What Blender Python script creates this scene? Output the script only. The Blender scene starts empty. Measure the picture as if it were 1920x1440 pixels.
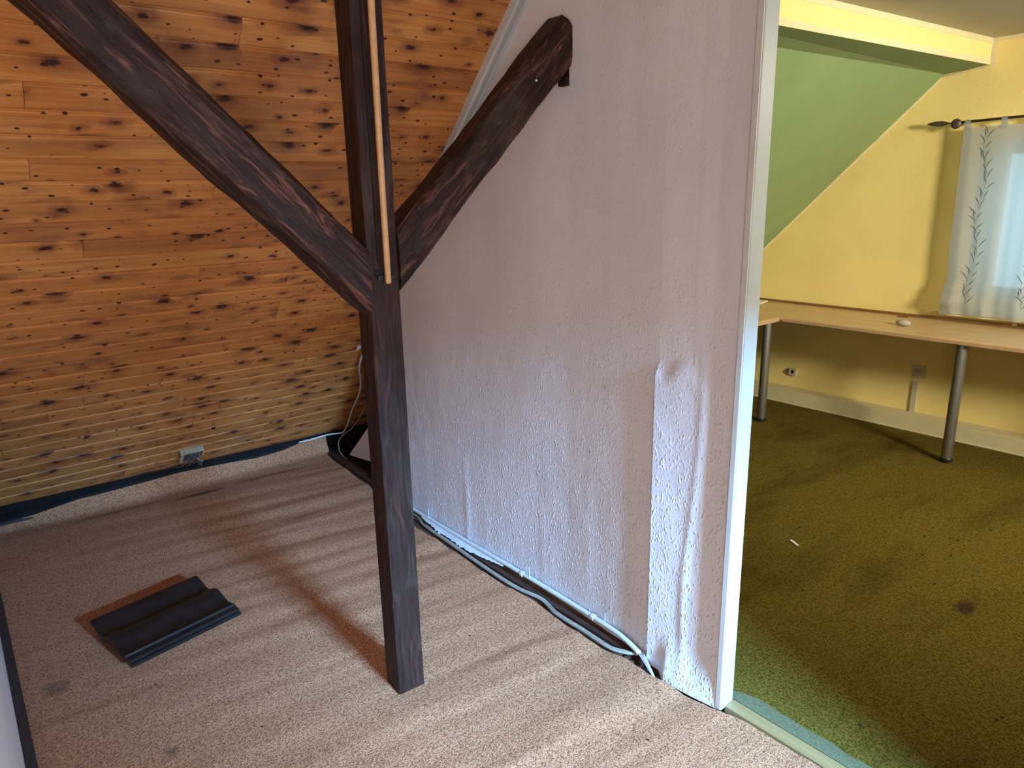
import bpy, bmesh, math, random
from mathutils import Vector, Matrix, noise
from mathutils.geometry import tessellate_polygon
random.seed(7)
S = bpy.context.scene
C = S.collection
R = math.radians

# ------------------------------------------------------------------ camera, world, light, exposure
yaw, pitch, roll = R(51.234), R(14.966), R(-1.291)
fw = Vector((math.cos(yaw)*math.cos(pitch), math.sin(yaw)*math.cos(pitch), -math.sin(pitch)))
rt = Vector((math.sin(yaw), -math.cos(yaw), 0))
up = rt.cross(fw)
a = math.cos(roll)*rt + math.sin(roll)*up
b = -math.sin(roll)*rt + math.cos(roll)*up
cam = bpy.data.cameras.new('camera')
cam.sensor_width = 36
cam.lens = 1330.5/1920*36
cam.clip_start = 0.02
co = bpy.data.objects.new('camera', cam)
C.objects.link(co)
co.matrix_world = Matrix(((a.x, b.x, -fw.x, 0), (a.y, b.y, -fw.y, 0), (a.z, b.z, -fw.z, 1.6), (0, 0, 0, 1)))
S.camera = co

w = bpy.data.worlds.new('sky'); S.world = w; w.use_nodes = True
bg = w.node_tree.nodes['Background']
bg.inputs[0].default_value = (0.50, 0.82, 1.0, 1)
bg.inputs[1].default_value = 2.3

def area(name, loc, target, sx, sy, power, col, spread=180):
    l = bpy.data.lights.new(name, 'AREA'); l.shape = 'RECTANGLE'; l.size = sx; l.size_y = sy
    l.energy = power; l.color = col; l.spread = R(spread)
    o = bpy.data.objects.new(name, l); C.objects.link(o)
    o.location = loc
    o.rotation_euler = (Vector(target)-Vector(loc)).to_track_quat('-Z', 'Y').to_euler()
    return o
# daylight of the skylight behind the camera (cool); an added warm fill light at rear left; daylight of the window of the next room
area('skylight_daylight', (1.18, -2.50, 2.0), (1.3, 1.4, 0.3), 0.72, 0.24, 1150, (0.25, 0.575, 1.0))
area('warm_fill_light', (-0.75, -1.3, 1.25), (0.9, 2.3, 2.5), 1.2, 1.0, 50, (1.0, 0.82, 0.72))
area('next_room_daylight', (2.6, -2.1, 2.05), (4.3, 2.6, 1.2), 0.7, 0.4, 52, (1.0, 0.95, 0.80), 76)
area('next_room_roof_window', (4.15, -0.9, 2.3), (4.1, 1.9, 0.6), 0.8, 0.5, 36, (1.0, 0.95, 0.80))
S.view_settings.view_transform = 'Standard'
S.view_settings.look = 'None'
S.view_settings.gamma = 1
S.view_settings.use_curve_mapping = False
S.view_settings.exposure = 0.0

# ------------------------------------------------------------------ material helpers
class NT:
    def __init__(s, name, rough=0.7):
        s.m = bpy.data.materials.new(name); s.m.use_nodes = True
        s.t = s.m.node_tree; s.n = s.t.nodes; s.l = s.t.links
        s.b = s.n['Principled BSDF']; s.b.inputs['Roughness'].default_value = rough
        s.tc = s.n.new('ShaderNodeTexCoord')
        s.co = s.tc.outputs['Object']
    def link(s, o, i): s.l.new(o, i)
    def mapping(s, scale, loc=(0, 0, 0), rot=(0, 0, 0), src=None):
        m = s.n.new('ShaderNodeMapping')
        m.inputs['Scale'].default_value = scale; m.inputs['Location'].default_value = loc; m.inputs['Rotation'].default_value = rot
        s.link(src or s.co, m.inputs[0]); return m.outputs[0]
    def noise(s, scale, vec=None, detail=3, rough=0.55, dist=0.0):
        n = s.n.new('ShaderNodeTexNoise')
        n.inputs['Scale'].default_value = scale; n.inputs['Detail'].default_value = detail
        n.inputs['Roughness'].default_value = rough; n.inputs['Distortion'].default_value = dist
        s.link(vec or s.co, n.inputs['Vector']); return n.outputs['Fac']
    def voro(s, scale, vec=None, feature='F1', out='Distance', rnd=1.0, dim='3D'):
        n = s.n.new('ShaderNodeTexVoronoi'); n.feature = feature
        n.voronoi_dimensions = dim
        n.inputs['Scale'].default_value = scale; n.inputs['Randomness'].default_value = rnd
        s.link(vec or s.co, n.inputs['Vector']); return n.outputs[out]
    def ramp(s, fac, stops, interp='LINEAR'):
        r = s.n.new('ShaderNodeValToRGB'); r.color_ramp.interpolation = interp
        e = r.color_ramp.elements
        while len(e) < len(stops): e.new(0.5)
        for el, (p, c) in zip(e, stops):
            el.position = p; el.color = (*c, 1) if len(c) == 3 else c
        s.link(fac, r.inputs[0]); return r.outputs[0]
    def mix(s, fac, c1, c2, mode='MIX'):
        m = s.n.new('ShaderNodeMix'); m.data_type = 'RGBA'; m.blend_type = mode
        for inp, v in ((0, fac), (6, c1), (7, c2)):
            if isinstance(v, (int, float)): m.inputs[inp].default_value = v
            elif isinstance(v, tuple): m.inputs[inp].default_value = (*v, 1)
            else: s.link(v, m.inputs[inp])
        return m.outputs[2]
    def math(s, op, x, y=0.0, clamp=False):
        m = s.n.new('ShaderNodeMath'); m.operation = op; m.use_clamp = clamp
        for i, v in enumerate((x, y)):
            if isinstance(v, (int, float)): m.inputs[i].default_value = v
            else: s.link(v, m.inputs[i])
        return m.outputs[0]
    def sep(s, vec=None):
        m = s.n.new('ShaderNodeSeparateXYZ'); s.link(vec or s.co, m.inputs[0]); return m.outputs
    def comb(s, x, y, z):
        m = s.n.new('ShaderNodeCombineXYZ')
        for i, v in enumerate((x, y, z)):
            if isinstance(v, (int, float)): m.inputs[i].default_value = v
            else: s.link(v, m.inputs[i])
        return m.outputs[0]
    def rnd(s):
        return s.n.new('ShaderNodeObjectInfo').outputs['Random']
    def color(s, c):
        if isinstance(c, tuple): s.b.inputs['Base Color'].default_value = (*c, 1)
        else: s.link(c, s.b.inputs['Base Color'])
    def bump(s, h, strength=0.4, dist=0.002):
        m = s.n.new('ShaderNodeBump'); m.inputs['Strength'].default_value = strength; m.inputs['Distance'].default_value = dist
        s.link(h, m.inputs['Height']); s.link(m.outputs[0], s.b.inputs['Normal'])

def plain(name, col, rough=0.6, metal=0.0, var=0.12, scale=30, bump=0.15):
    t = NT(name, rough)
    n = t.noise(scale, detail=4)
    d = tuple(c*(1-var) for c in col); l = tuple(min(1, c*(1+var)) for c in col)
    t.color(t.ramp(n, [(0.3, d), (0.7, l)]))
    t.b.inputs['Metallic'].default_value = metal
    if bump: t.bump(t.noise(scale*6, detail=2), bump, 0.001)
    return t.m

M = {}
# knotty pine boards; local x runs along the board
def pine():
    t = NT('knotty_pine', 0.42)
    r = t.rnd(); s = t.sep()
    seed = t.math('MULTIPLY', r, 37.0)
    base = t.comb(t.math('ADD', s[0], t.math('MULTIPLY', r, 91.0)), s[1], seed)
    # knots
    kv = t.mapping((6.2, 11.5, 1.0), src=base)
    kd = t.voro(1.0, kv, dim='2D'); kc = t.voro(1.0, kv, out='Color', dim='2D')
    ks = t.sep(kc)
    wob = t.math('MULTIPLY', t.math('SUBTRACT', t.noise(38, base, 4), 0.5), 0.30)
    present = t.math('GREATER_THAN', ks[0], 0.30)
    rad = t.math('ADD', t.math('MULTIPLY', t.math('POWER', ks[1], 2.2), 0.20), 0.045)
    dw = t.math('ADD', kd, wob)
    kk = t.math('SUBTRACT', 1.0, t.math('DIVIDE', dw, rad), True)
    knot = t.math('MULTIPLY', t.math('MULTIPLY', kk, 1.7), present, True)
    halo = t.math('MULTIPLY', t.math('SUBTRACT', 1.0, t.math('DIVIDE', dw, t.math('ADD', t.math('MULTIPLY', rad, 2.6), 0.05)), True), present)
    # small specks
    sv = t.mapping((17.0, 32.0, 1.0), (3, 5, 9), src=base)
    sd = t.voro(1.0, sv, dim='2D'); sc = t.sep(t.voro(1.0, sv, out='Color', dim='2D'))
    sd = t.math('ADD', sd, wob)
    speck = t.math('MULTIPLY', t.math('MULTIPLY', t.math('SUBTRACT', 1.0, t.math('DIVIDE', sd, t.math('ADD', 0.05, t.math('MULTIPLY', sc[1], 0.15))), True), 2.2), t.math('GREATER_THAN', sc[0], 0.67), True)
    # grain, bent round the knots
    bent = t.comb(base_x(t, base), t.math('ADD', t.sep(base)[1], t.math('MULTIPLY', halo, 0.012)), seed)
    g = t.noise(1.0, t.mapping((3.0, 75.0, 1.0), src=bent), 4, 0.6, 0.4)
    g2 = t.noise(1.0, t.mapping((1.2, 9.0, 1.0), src=base), 3)
    col = t.ramp(g, [(0.28, (0.46, 0.170, 0.045)), (0.52, (0.58, 0.245, 0.070)), (0.75, (0.66, 0.310, 0.100))])
    tint = t.ramp(r, [(0.0, (0.84, 0.76, 0.74)), (0.3, (0.98, 0.95, 0.92)), (0.7, (1.0, 1.0, 0.98)), (1.0, (0.92, 0.86, 0.82))])
    col = t.mix(1.0, col, tint, 'MULTIPLY')
    col = t.mix(t.math('MULTIPLY', t.math('SUBTRACT', g2, 0.5, True), 2.4, True), col, (0.22, 0.075, 0.030))
    blotch = t.noise(1.0, t.mapping((7.0, 16.0, 1.0), (5, 1, 2), src=base), 2)
    col = t.mix(t.math('MULTIPLY', t.math('SUBTRACT', blotch, 0.56, True), 3.6, True), col, (0.17, 0.06, 0.032))
    ed = t.math('SUBTRACT', 1.0, t.math('DIVIDE', s[1], 0.0065), True)
    col = t.mix(t.math('MULTIPLY', ed, 0.75), col, (0.30, 0.095, 0.022))
    col = t.mix(t.math('MULTIPLY', halo, 0.90), col, (0.16, 0.042, 0.022))
    col = t.mix(knot, col, (0.048, 0.014, 0.010))
    col = t.mix(speck, col, (0.035, 0.012, 0.010))
    t.color(col)
    t.b.inputs['Coat Weight'].default_value = 0.03; t.b.inputs['Specular IOR Level'].default_value = 0.3
    t.bump(g, 0.12, 0.001)
    return t.m
def base_x(t, v): return t.sep(v)[0]
M['pine'] = pine()

# dark stained timber; local x runs along the beam
def dark_timber(name, streak=1.0, light=(0.078, 0.036, 0.028)):
    t = NT(name, 0.55)
    g = t.noise(1.0, t.mapping((5.0, 55.0, 55.0)), 5, 0.65, 0.9)
    col = t.ramp(g, [(0.32, (0.012, 0.005, 0.005)), (0.55, (0.032, 0.0145, 0.011)), (0.78, light)])
    st = t.noise(1.0, t.mapping((4.0, 26.0, 26.0), (3, 7, 1)), 4, 0.6, 1.6)
    st = t.math('MULTIPLY', t.math('MULTIPLY', t.math('SUBTRACT', st, 0.56, True), 7.0, True), streak)
    col = t.mix(st, col, (0.185, 0.072, 0.052))
    gr = t.noise(1.0, t.mapping((6.0, 14.0, 14.0), (1, 2, 3)), 3, 0.6, 1.0)
    col = t.mix(t.math('MULTIPLY', t.math('SUBTRACT', gr, 0.55, True), 4.0, True), col, (0.048, 0.036, 0.030))
    sp = t.voro(26.0, t.mapping((0.6, 1, 1))); 
    col = t.mix(t.math('MULTIPLY', t.math('SUBTRACT', 0.10, sp, True), 9.0, True), col, (0.008, 0.004, 0.004))
    t.color(col)
    t.bump(t.math('ADD', g, t.math('MULTIPLY', st, 0.5)), 0.55, 0.004)
    t.b.inputs['Specular IOR Level'].default_value = 0.2
    return t.m
M['post'] = dark_timber('dark_post_timber', 0.25)
M['brace'] = dark_timber('dark_brace_timber', 1.0, (0.165, 0.078, 0.058))
M['joist'] = plain('dark_joist', (0.055, 0.020, 0.014), 0.6, 0, 0.4, 12)
M['floor_wood'] = plain('bare_floor_timber', (0.085, 0.042, 0.028), 0.6, 0, 0.6, 14, 0.5)

# woodchip wallpaper
def woodchip(name, col, var=0.05, strength=0.5, stain=True):
    t = NT(name, 0.75)
    n = t.noise(2.2, detail=3)
    c = t.ramp(n, [(0.3, tuple(v*(1-var) for v in col)), (0.7, tuple(min(1, v*(1+var)) for v in col))])
    if stain:
        s = t.sep()
        ve = t.noise(1.0, t.mapping((0.2, 5.0, 0.35)), 3)
        c = t.mix(t.math('MULTIPLY', t.math('SUBTRACT', ve, 0.55, True), 1.4, True), c, tuple(v*0.80 for v in col))
    t.color(c)
    chips = t.voro(125.0, t.mapping((1, 1, 0.55)), 'SMOOTH_F1')
    ch = t.math('MULTIPLY', t.math('SUBTRACT', 0.42, chips, True), 2.4, True)
    patch = t.math('MULTIPLY', t.math('SUBTRACT', t.noise(34.0, detail=2), 0.36, True), 3.5, True)
    h = t.math('MULTIPLY', ch, patch)
    if stain:   # chips stand out more low on the wall, where there are fewer coats of paint
        s = t.sep()
        low = t.math('SUBTRACT', 1.25, t.math('MULTIPLY', s[2], 0.85), True)
        h = t.math('MULTIPLY', h, t.math('ADD', low, 0.22))
    h = t.math('ADD', h, t.math('MULTIPLY', t.noise(14.0, detail=4), 0.35))
    t.bump(h, strength, 0.0036)
    return t.m
M['white_paper'] = woodchip('off_white_woodchip', (0.76, 0.74, 0.79), 0.05, 0.9)
M['yellow_paper'] = woodchip('yellow_wall', (0.76, 0.59, 0.21), 0.06, 0.35, False)
M['green_paper'] = woodchip('green_slope', (0.20, 0.27, 0.105), 0.07, 0.3, False)
M['cream_paint'] = plain('cream_paint', (0.62, 0.53, 0.30), 0.6, 0, 0.05, 10)
M['ceiling'] = woodchip('ceiling_paint', (0.42, 0.38, 0.28), 0.04, 0.3, False)
M['white_trim'] = plain('white_gloss', (0.47, 0.52, 0.53), 0.35, 0, 0.03, 8, 0.05)
M['white_wall'] = plain('white_wall_paint', (0.70, 0.70, 0.74), 0.6, 0, 0.03, 8)
M['plaster'] = plain('bare_white_plaster', (0.62, 0.64, 0.68), 0.7, 0, 0.10, 20, 0.4)
M['pine_panel'] = plain('pine_panelling', (0.42, 0.23, 0.11), 0.6, 0, 0.15, 6)
M['batten'] = plain('white_batten', (0.62, 0.62, 0.62), 0.4, 0, 0.05, 12)

# carpets
def carpet(name, c1, c2, c3, smudge, scale=260, thr=(0.55, 3.0)):
    t = NT(name, 0.95)
    v = t.voro(scale, out='Distance')
    n = t.noise(scale*0.45, detail=3, rough=0.7)
    f = t.math('ADD', t.math('MULTIPLY', v, 0.55), t.math('MULTIPLY', n, 0.65))
    col = t.ramp(f, [(0.40, c3), (0.56, c2), (0.74, c1)])
    big = t.noise(1.0, t.mapping((1.1, 3.2, 1), rot=(0, 0, R(-7))), 4, 0.6)
    col = t.mix(t.math('MULTIPLY', t.math('SUBTRACT', big, thr[0], True), thr[1], True), col, smudge)
    return t, col, f
t, col, f = carpet('beige_loop_pile', (0.56, 0.280, 0.158), (0.405, 0.188, 0.102), (0.170, 0.072, 0.034), (0.20, 0.088, 0.044), 210, (0.58, 1.8))
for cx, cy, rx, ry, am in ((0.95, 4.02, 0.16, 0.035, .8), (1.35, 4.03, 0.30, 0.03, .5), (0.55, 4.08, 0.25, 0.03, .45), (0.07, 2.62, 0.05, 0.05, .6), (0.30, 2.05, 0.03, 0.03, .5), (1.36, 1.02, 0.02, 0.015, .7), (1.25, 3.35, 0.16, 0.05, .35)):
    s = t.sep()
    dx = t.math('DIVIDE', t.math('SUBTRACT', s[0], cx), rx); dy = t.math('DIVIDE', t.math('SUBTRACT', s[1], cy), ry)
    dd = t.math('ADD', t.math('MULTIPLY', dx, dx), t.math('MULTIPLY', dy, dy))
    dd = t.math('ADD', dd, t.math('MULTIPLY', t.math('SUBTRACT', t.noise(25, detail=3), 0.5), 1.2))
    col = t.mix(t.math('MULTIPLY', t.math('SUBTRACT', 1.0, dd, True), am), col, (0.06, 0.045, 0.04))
t.b.inputs['Specular IOR Level'].default_value = 0.05; t.color(col); t.bump(f, 0.55, 0.004); M['beige_carpet'] = t.m
t, col, f = carpet('olive_cut_pile', (0.165, 0.120, 0.020), (0.112, 0.078, 0.012), (0.060, 0.039, 0.005), (0.052, 0.032, 0.005), 170, (0.50, 3.2))
spk = t.voro(9.0, t.mapping((1, 1.6, 1))); spc = t.sep(t.voro(9.0, t.mapping((1, 1.6, 1)), out='Color'))
col = t.mix(t.math('MULTIPLY', t.math('MULTIPLY', t.math('SUBTRACT', 0.10, spk, True), 14.0, True), t.math('GREATER_THAN', spc[0], 0.6)), col, (0.02, 0.012, 0.008))
s = t.sep()
dx = t.math('DIVIDE', t.math('SUBTRACT', s[0], 2.90), 0.075); dy = t.math('DIVIDE', t.math('SUBTRACT', s[1], 0.81), 0.045)
dd = t.math('ADD', t.math('MULTIPLY', dx, dx), t.math('MULTIPLY', dy, dy))
dd = t.math('ADD', dd, t.math('MULTIPLY', t.math('SUBTRACT', t.noise(45, detail=4), 0.5), 2.2))
col = t.mix(t.math('MULTIPLY', t.math('SUBTRACT', 1.0, dd, True), 0.95), col, (0.045, 0.020, 0.014))
t.b.inputs['Specular IOR Level'].default_value = 0.05; t.color(col); t.bump(f, 0.55, 0.004); M['olive_carpet'] = t.m
M['pale_pile'] = plain('pale_green_pile', (0.125, 0.125, 0.062), 0.95, 0, 0.3, 160, 0.8)

# light beech laminate
t = NT('beech_laminate', 0.38)
g = t.noise(1.0, t.mapping((42, 2.0, 42)), 4, 0.6, 0.3)
t.color(t.ramp(g, [(0.3, (0.47, 0.29, 0.13)), (0.7, (0.60, 0.395, 0.19))]))
M['beech'] = t.m
M['beech_edge'] = plain('beech_edge_band', (0.40, 0.25, 0.13), 0.4, 0, 0.1, 20)
M['brown_strip'] = plain('brown_strip', (0.19, 0.085, 0.022), 0.5, 0, 0.15, 12)
t = NT('threshold_wood', 0.4)
g = t.noise(1.0, t.mapping((50, 3, 50)), 4)
t.color(t.ramp(g, [(0.3, (0.27, 0.18, 0.075)), (0.7, (0.34, 0.235, 0.11))])); M['threshold'] = t.m
M['rod'] = plain('pale_turned_wood', (0.60, 0.34, 0.16), 0.4, 0, 0.12, 40, 0.1)
M['metal'] = plain('brushed_metal', (0.30, 0.28, 0.25), 0.34, 0.85, 0.06, 60, 0.05)
M['dark_metal'] = plain('dark_bronze_metal', (0.10, 0.075, 0.060), 0.45, 0.6, 0.1, 40)
M['black'] = plain('black_plastic', (0.012, 0.012, 0.014), 0.45, 0, 0.2, 20)
M['black_film'] = plain('black_sheeting', (0.010, 0.010, 0.011), 0.55, 0, 0.4, 8, 0.6)
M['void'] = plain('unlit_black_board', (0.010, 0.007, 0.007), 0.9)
M['dark_wood_strip'] = plain('dark_skirting_wood', (0.035, 0.025, 0.022), 0.6)
M['clay'] = plain('black_glazed_concrete', (0.0070, 0.0060, 0.0065), 0.42, 0, 0.5, 22, 0.45)
M['white_pvc'] = plain('white_pvc', (0.62, 0.64, 0.66), 0.4, 0, 0.04, 30)
M['grey_pvc'] = plain('grey_pvc', (0.30, 0.27, 0.235), 0.45, 0, 0.15, 30)
M['dirty_pvc'] = plain('dirty_old_pvc', (0.40, 0.34, 0.25), 0.6, 0, 0.35, 60, 0.3)
M['dust_grey'] = plain('dusty_grey', (0.085, 0.078, 0.072), 0.8, 0, 0.5, 90, 0.5)
M['socket'] = plain('cream_socket_plastic', (0.50, 0.42, 0.28), 0.4, 0, 0.05, 30)
M['stone'] = plain('grey_pebble', (0.34, 0.30, 0.235), 0.75, 0, 0.25, 90, 0.5)
M['paper'] = plain('white_paper_sheet', (0.78, 0.74, 0.62), 0.6, 0, 0.02, 10)
M['dirt'] = plain('dark_dirt', (0.03, 0.02, 0.012), 0.9)
M['leafprint'] = plain('dark_green_thread', (0.060, 0.085, 0.078), 0.8)
# sheer curtain
t = NT('sheer_white_fabric', 0.9)
out = t.n['Material Output']
df = t.n.new('ShaderNodeBsdfDiffuse'); df.inputs[0].default_value = (0.42, 0.41, 0.38, 1)
tl = t.n.new('ShaderNodeBsdfTranslucent'); tl.inputs[0].default_value = (0.72, 0.74, 0.74, 1)
tr = t.n.new('ShaderNodeBsdfTransparent')
m1 = t.n.new('ShaderNodeMixShader'); m1.inputs[0].default_value = 0.5
m2 = t.n.new('ShaderNodeMixShader'); 
wv = t.noise(500, detail=1)
t.link(t.math('ADD', t.math('MULTIPLY', wv, 0.08), 0.10), m2.inputs[0])
t.link(df.outputs[0], m1.inputs[1]); t.link(tl.outputs[0], m1.inputs[2])
t.link(m1.outputs[0], m2.inputs[1]); t.link(tr.outputs[0], m2.inputs[2]); t.link(m2.outputs[0], out.inputs[0])
M['curtain'] = t.m
t = NT('window_glass', 0.02)
gl = t.n.new('ShaderNodeBsdfTransparent'); gl.inputs[0].default_value = (0.93, 0.96, 0.96, 1)
gs = t.n.new('ShaderNodeBsdfGlossy'); gs.inputs['Roughness'].default_value = 0.02
mx = t.n.new('ShaderNodeMixShader'); mx.inputs[0].default_value = 0.06
t.link(gl.outputs[0], mx.inputs[1]); t.link(gs.outputs[0], mx.inputs[2]); t.link(mx.outputs[0], t.n['Material Output'].inputs[0])
M['glass'] = t.m

# ------------------------------------------------------------------ mesh helpers
def tag(o, label=None, cat=None, group=None, kind=None):
    for k, v in (('label', label), ('category', cat), ('group', group), ('kind', kind)):
        if v: o[k] = v
    return o
def obj(name, bm, mat, parent=None, smooth=False, fix=True):
    if fix: bmesh.ops.recalc_face_normals(bm, faces=bm.faces)
    me = bpy.data.meshes.new(name); bm.to_mesh(me); bm.free()
    me.materials.append(mat)
    if smooth:
        for p in me.polygons: p.use_smooth = True
    o = bpy.data.objects.new(name, me); C.objects.link(o)
    if parent: o.parent = parent
    return o
def empty(name, loc, label=None, cat=None, group=None):
    o = bpy.data.objects.new(name, None); C.objects.link(o); o.location = loc; o.empty_display_size = 0.1
    return tag(o, label, cat, group)
def box(bm, x0, x1, y0, y1, z0, z1, bev=0.0):
    v = [bm.verts.new((x, y, z)) for x in (x0, x1) for y in (y0, y1) for z in (z0, z1)]
    fs = [bm.faces.new([v[i] for i in q]) for q in ((0, 1, 3, 2), (4, 6, 7, 5), (0, 4, 5, 1), (2, 3, 7, 6), (0, 2, 6, 4), (1, 5, 7, 3))]
    if bev:
        es = list({e for f in fs for e in f.edges})
        bmesh.ops.bevel(bm, geom=es, offset=bev, segments=2, affect='EDGES', profile=0.6)
    return bm
def nb(): return bmesh.new()
def bx(*a, **k): return box(nb(), *a, **k)
def hexa(bm, lo, hi):     # two quads of 4 points
    v = [bm.verts.new(p) for p in lo+hi]
    for q in ((0, 1, 2, 3), (7, 6, 5, 4), (0, 4, 5, 1), (1, 5, 6, 2), (2, 6, 7, 3), (3, 7, 4, 0)):
        bm.faces.new([v[i] for i in q])
    return bm
def tube(bm, pts, r, n=8, cap=True):
    pts = [Vector(p) for p in pts]; rings = []
    prev = None
    for i, p in enumerate(pts):
        d = (pts[min(i+1, len(pts)-1)]-pts[max(i-1, 0)]).normalized()
        if prev is None:
            u = d.orthogonal().normalized()
        else:
            u = (prev - d*prev.dot(d)).normalized()
        prev = u; v = d.cross(u)
        rr = r[i] if isinstance(r, (list, tuple)) else r
        rings.append([bm.verts.new(p+rr*(math.cos(2*math.pi*k/n)*u+math.sin(2*math.pi*k/n)*v)) for k in range(n)])
    for A, B in zip(rings, rings[1:]):
        for k in range(n): bm.faces.new((A[k], A[(k+1) % n], B[(k+1) % n], B[k]))
    if cap: bm.faces.new(rings[0][::-1]); bm.faces.new(rings[-1])
    return bm
def smoothpath(pts, n=6):
    pts = [Vector(p) for p in pts]; out = []
    for i in range(len(pts)-1):
        p0 = pts[max(i-1, 0)]; p1 = pts[i]; p2 = pts[i+1]; p3 = pts[min(i+2, len(pts)-1)]
        for k in range(n):
            t_ = k/n
            out.append(0.5*((2*p1)+(-p0+p2)*t_+(2*p0-5*p1+4*p2-p3)*t_*t_+(-p0+3*p1-3*p2+p3)*t_**3))
    out.append(pts[-1]); return out
def loft(bm, rings, cap=True):
    R_ = [[bm.verts.new(p) for p in r] for r in rings]
    n = len(R_[0])
    for A, B in zip(R_, R_[1:]):
        for k in range(n): bm.faces.new((A[k], A[(k+1) % n], B[(k+1) % n], B[k]))
    if cap: bm.faces.new(R_[0][::-1]); bm.faces.new(R_[-1])
    return bm
def lathe(bm, prof, c, n=16, axis='z'):
    rings = []
    for r, h in prof:
        ring = []
        for k in range(n):
            x, y = r*math.cos(2*math.pi*k/n), r*math.sin(2*math.pi*k/n)
            if axis == 'z': p = (c[0]+x, c[1]+y, c[2]+h)
            elif axis == 'x': p = (c[0]+h, c[1]+x, c[2]+y)
            else: p = (c[0]+x, c[1]+h, c[2]+y)
            ring.append(p)
        rings.append(ring)
    return loft(bm, rings)
def interp(tab, x):
    if x <= tab[0][0]: return tab[0][1]
    for (x0, y0), (x1, y1) in zip(tab, tab[1:]):
        if x <= x1: return y0+(y1-y0)*(x-x0)/(x1-x0)
    return tab[-1][1]
def sstep(a_, b_, x):
    t_ = max(0, min(1, (x-a_)/(b_-a_))); return t_*t_*(3-2*t_)
K = 4.31; SL = 0.98      # the roof slope is the plane y + 0.98 z = 4.31
def slope_y(z): return K-SL*z

# ------------------------------------------------------------------ the shell
def struct(name, bm, mat, **k): return tag(obj(name, bm, mat, **k), kind='structure')
fb = nb()
box(fb, -1.6, 1.77, -2.7, 4.75, -0.12, -0.02)
box(fb, 1.77, 2.34, -2.7, 3.24, -0.12, -0.02)
box(fb, 1.77, 2.34, 3.24, 4.75, -0.22, -0.10)
box(fb, 2.34, 5.3, -2.7, 4.75, -0.12, -0.02)
struct('floor', fb, M['floor_wood'])
struct('wall_back', bx(-1.6, 5.3, -2.85, -2.7, -0.12, 2.75), M['pine_panel'])
struct('wall_outer_left', bx(-1.75, -1.6, -2.85, 4.9, -0.12, 2.75), M['pine_panel'])
struct('ceiling', bx(-1.6, 1.77, -2.85, 2.12, 2.46, 2.60), M['pine_panel'])
struct('trim_light_blocker', bx(0.4, 1.70, -1.66, -1.56, 1.745, 2.46), M['pine_panel'])  # unseen, added to keep the skylight off the upper walls and far floor

struct('wall_light_blocker', bx(0.12, 0.86, -1.0, -0.62, 0.014, 2.46), M['pine_panel'])  # unseen block added behind the camera to shade the left side
# the roof slope of the pine clad room: backing sheet and boards
d_s = Vector((0, -SL, 1)).normalized(); n_s = Vector((1, 0, 0)).cross(d_s)
sl = empty('wall_slope', (0, slope_y(0), 0)); sl['kind'] = 'structure'
bk = nb()
def slope_pt(x, s_, t_): return Vector((x, slope_y(0), 0))+d_s*s_+n_s*t_
hexa(bk, [slope_pt(-1.6, -0.10, -0.016), slope_pt(1.785, -0.10, -0.016), slope_pt(1.785, 3.55, -0.016), slope_pt(-1.6, 3.55, -0.016)],
     [slope_pt(-1.6, -0.10, -0.06), slope_pt(1.785, -0.10, -0.06), slope_pt(1.785, 3.55, -0.06), slope_pt(-1.6, 3.55, -0.06)])
hexa(bk, [slope_pt(1.785, -0.18, -0.016), slope_pt(2.34, -0.18, -0.016), slope_pt(2.34, 1.55, -0.016), slope_pt(1.785, 1.55, -0.016)],
     [slope_pt(1.785, -0.18, -0.06), slope_pt(2.34, -0.18, -0.06), slope_pt(2.34, 1.55, -0.06), slope_pt(1.785, 1.55, -0.06)])
o = obj('backing_sheet', bk, M['void'], sl); o.matrix_parent_inverse = Matrix.Translation(-sl.location)
PW = 0.0885
S0 = 0.212            # lower edge of the lowest board, along the slope
prof = ((0, -0.014), (0, -0.0045), (0.0015, -0.0015), (0.005, 0), (0.0765, 0), (0.0795, -0.0015), (0.0815, -0.0055), (PW-0.0004, -0.0055), (PW-0.0004, -0.014))
def board(x0, x1, row):
    bm = nb(); L = x1-x0
    g = 0.0006
    loft(bm, [[(g, p[0], p[1]) for p in prof], [(L-g, p[0], p[1]) for p in prof]])
    o = obj('pine_board', bm, M['pine'], sl)
    o.matrix_parent_inverse = Matrix.Identity(4)
    lift = random.uniform(-0.0008, 0.0008)
    p = d_s*(S0+row*PW)+n_s*lift
    o.matrix_basis = Matrix(((1, d_s.x, n_s.x, x0), (0, d_s.y, n_s.y, p.y), (0, d_s.z, n_s.z, p.z), (0, 0, 0, 1)))
for row in range(37):
    s_top = S0+row*PW
    xe = 2.30 if s_top < 1.38 else 1.748
    cuts = [-1.25]
    if row % 3 != 1: cuts.append(random.choice([0.28, 0.42, 0.61, 0.83, 1.02, 1.21]))
    if row == 3: cuts = [-1.25, 1.02]
    if row == 1 or row == 2: cuts = [-1.25, 1.35]
    cuts.append(xe)
    for x0, x1 in zip(cuts, cuts[1:]): board(x0, x1, row)
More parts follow.
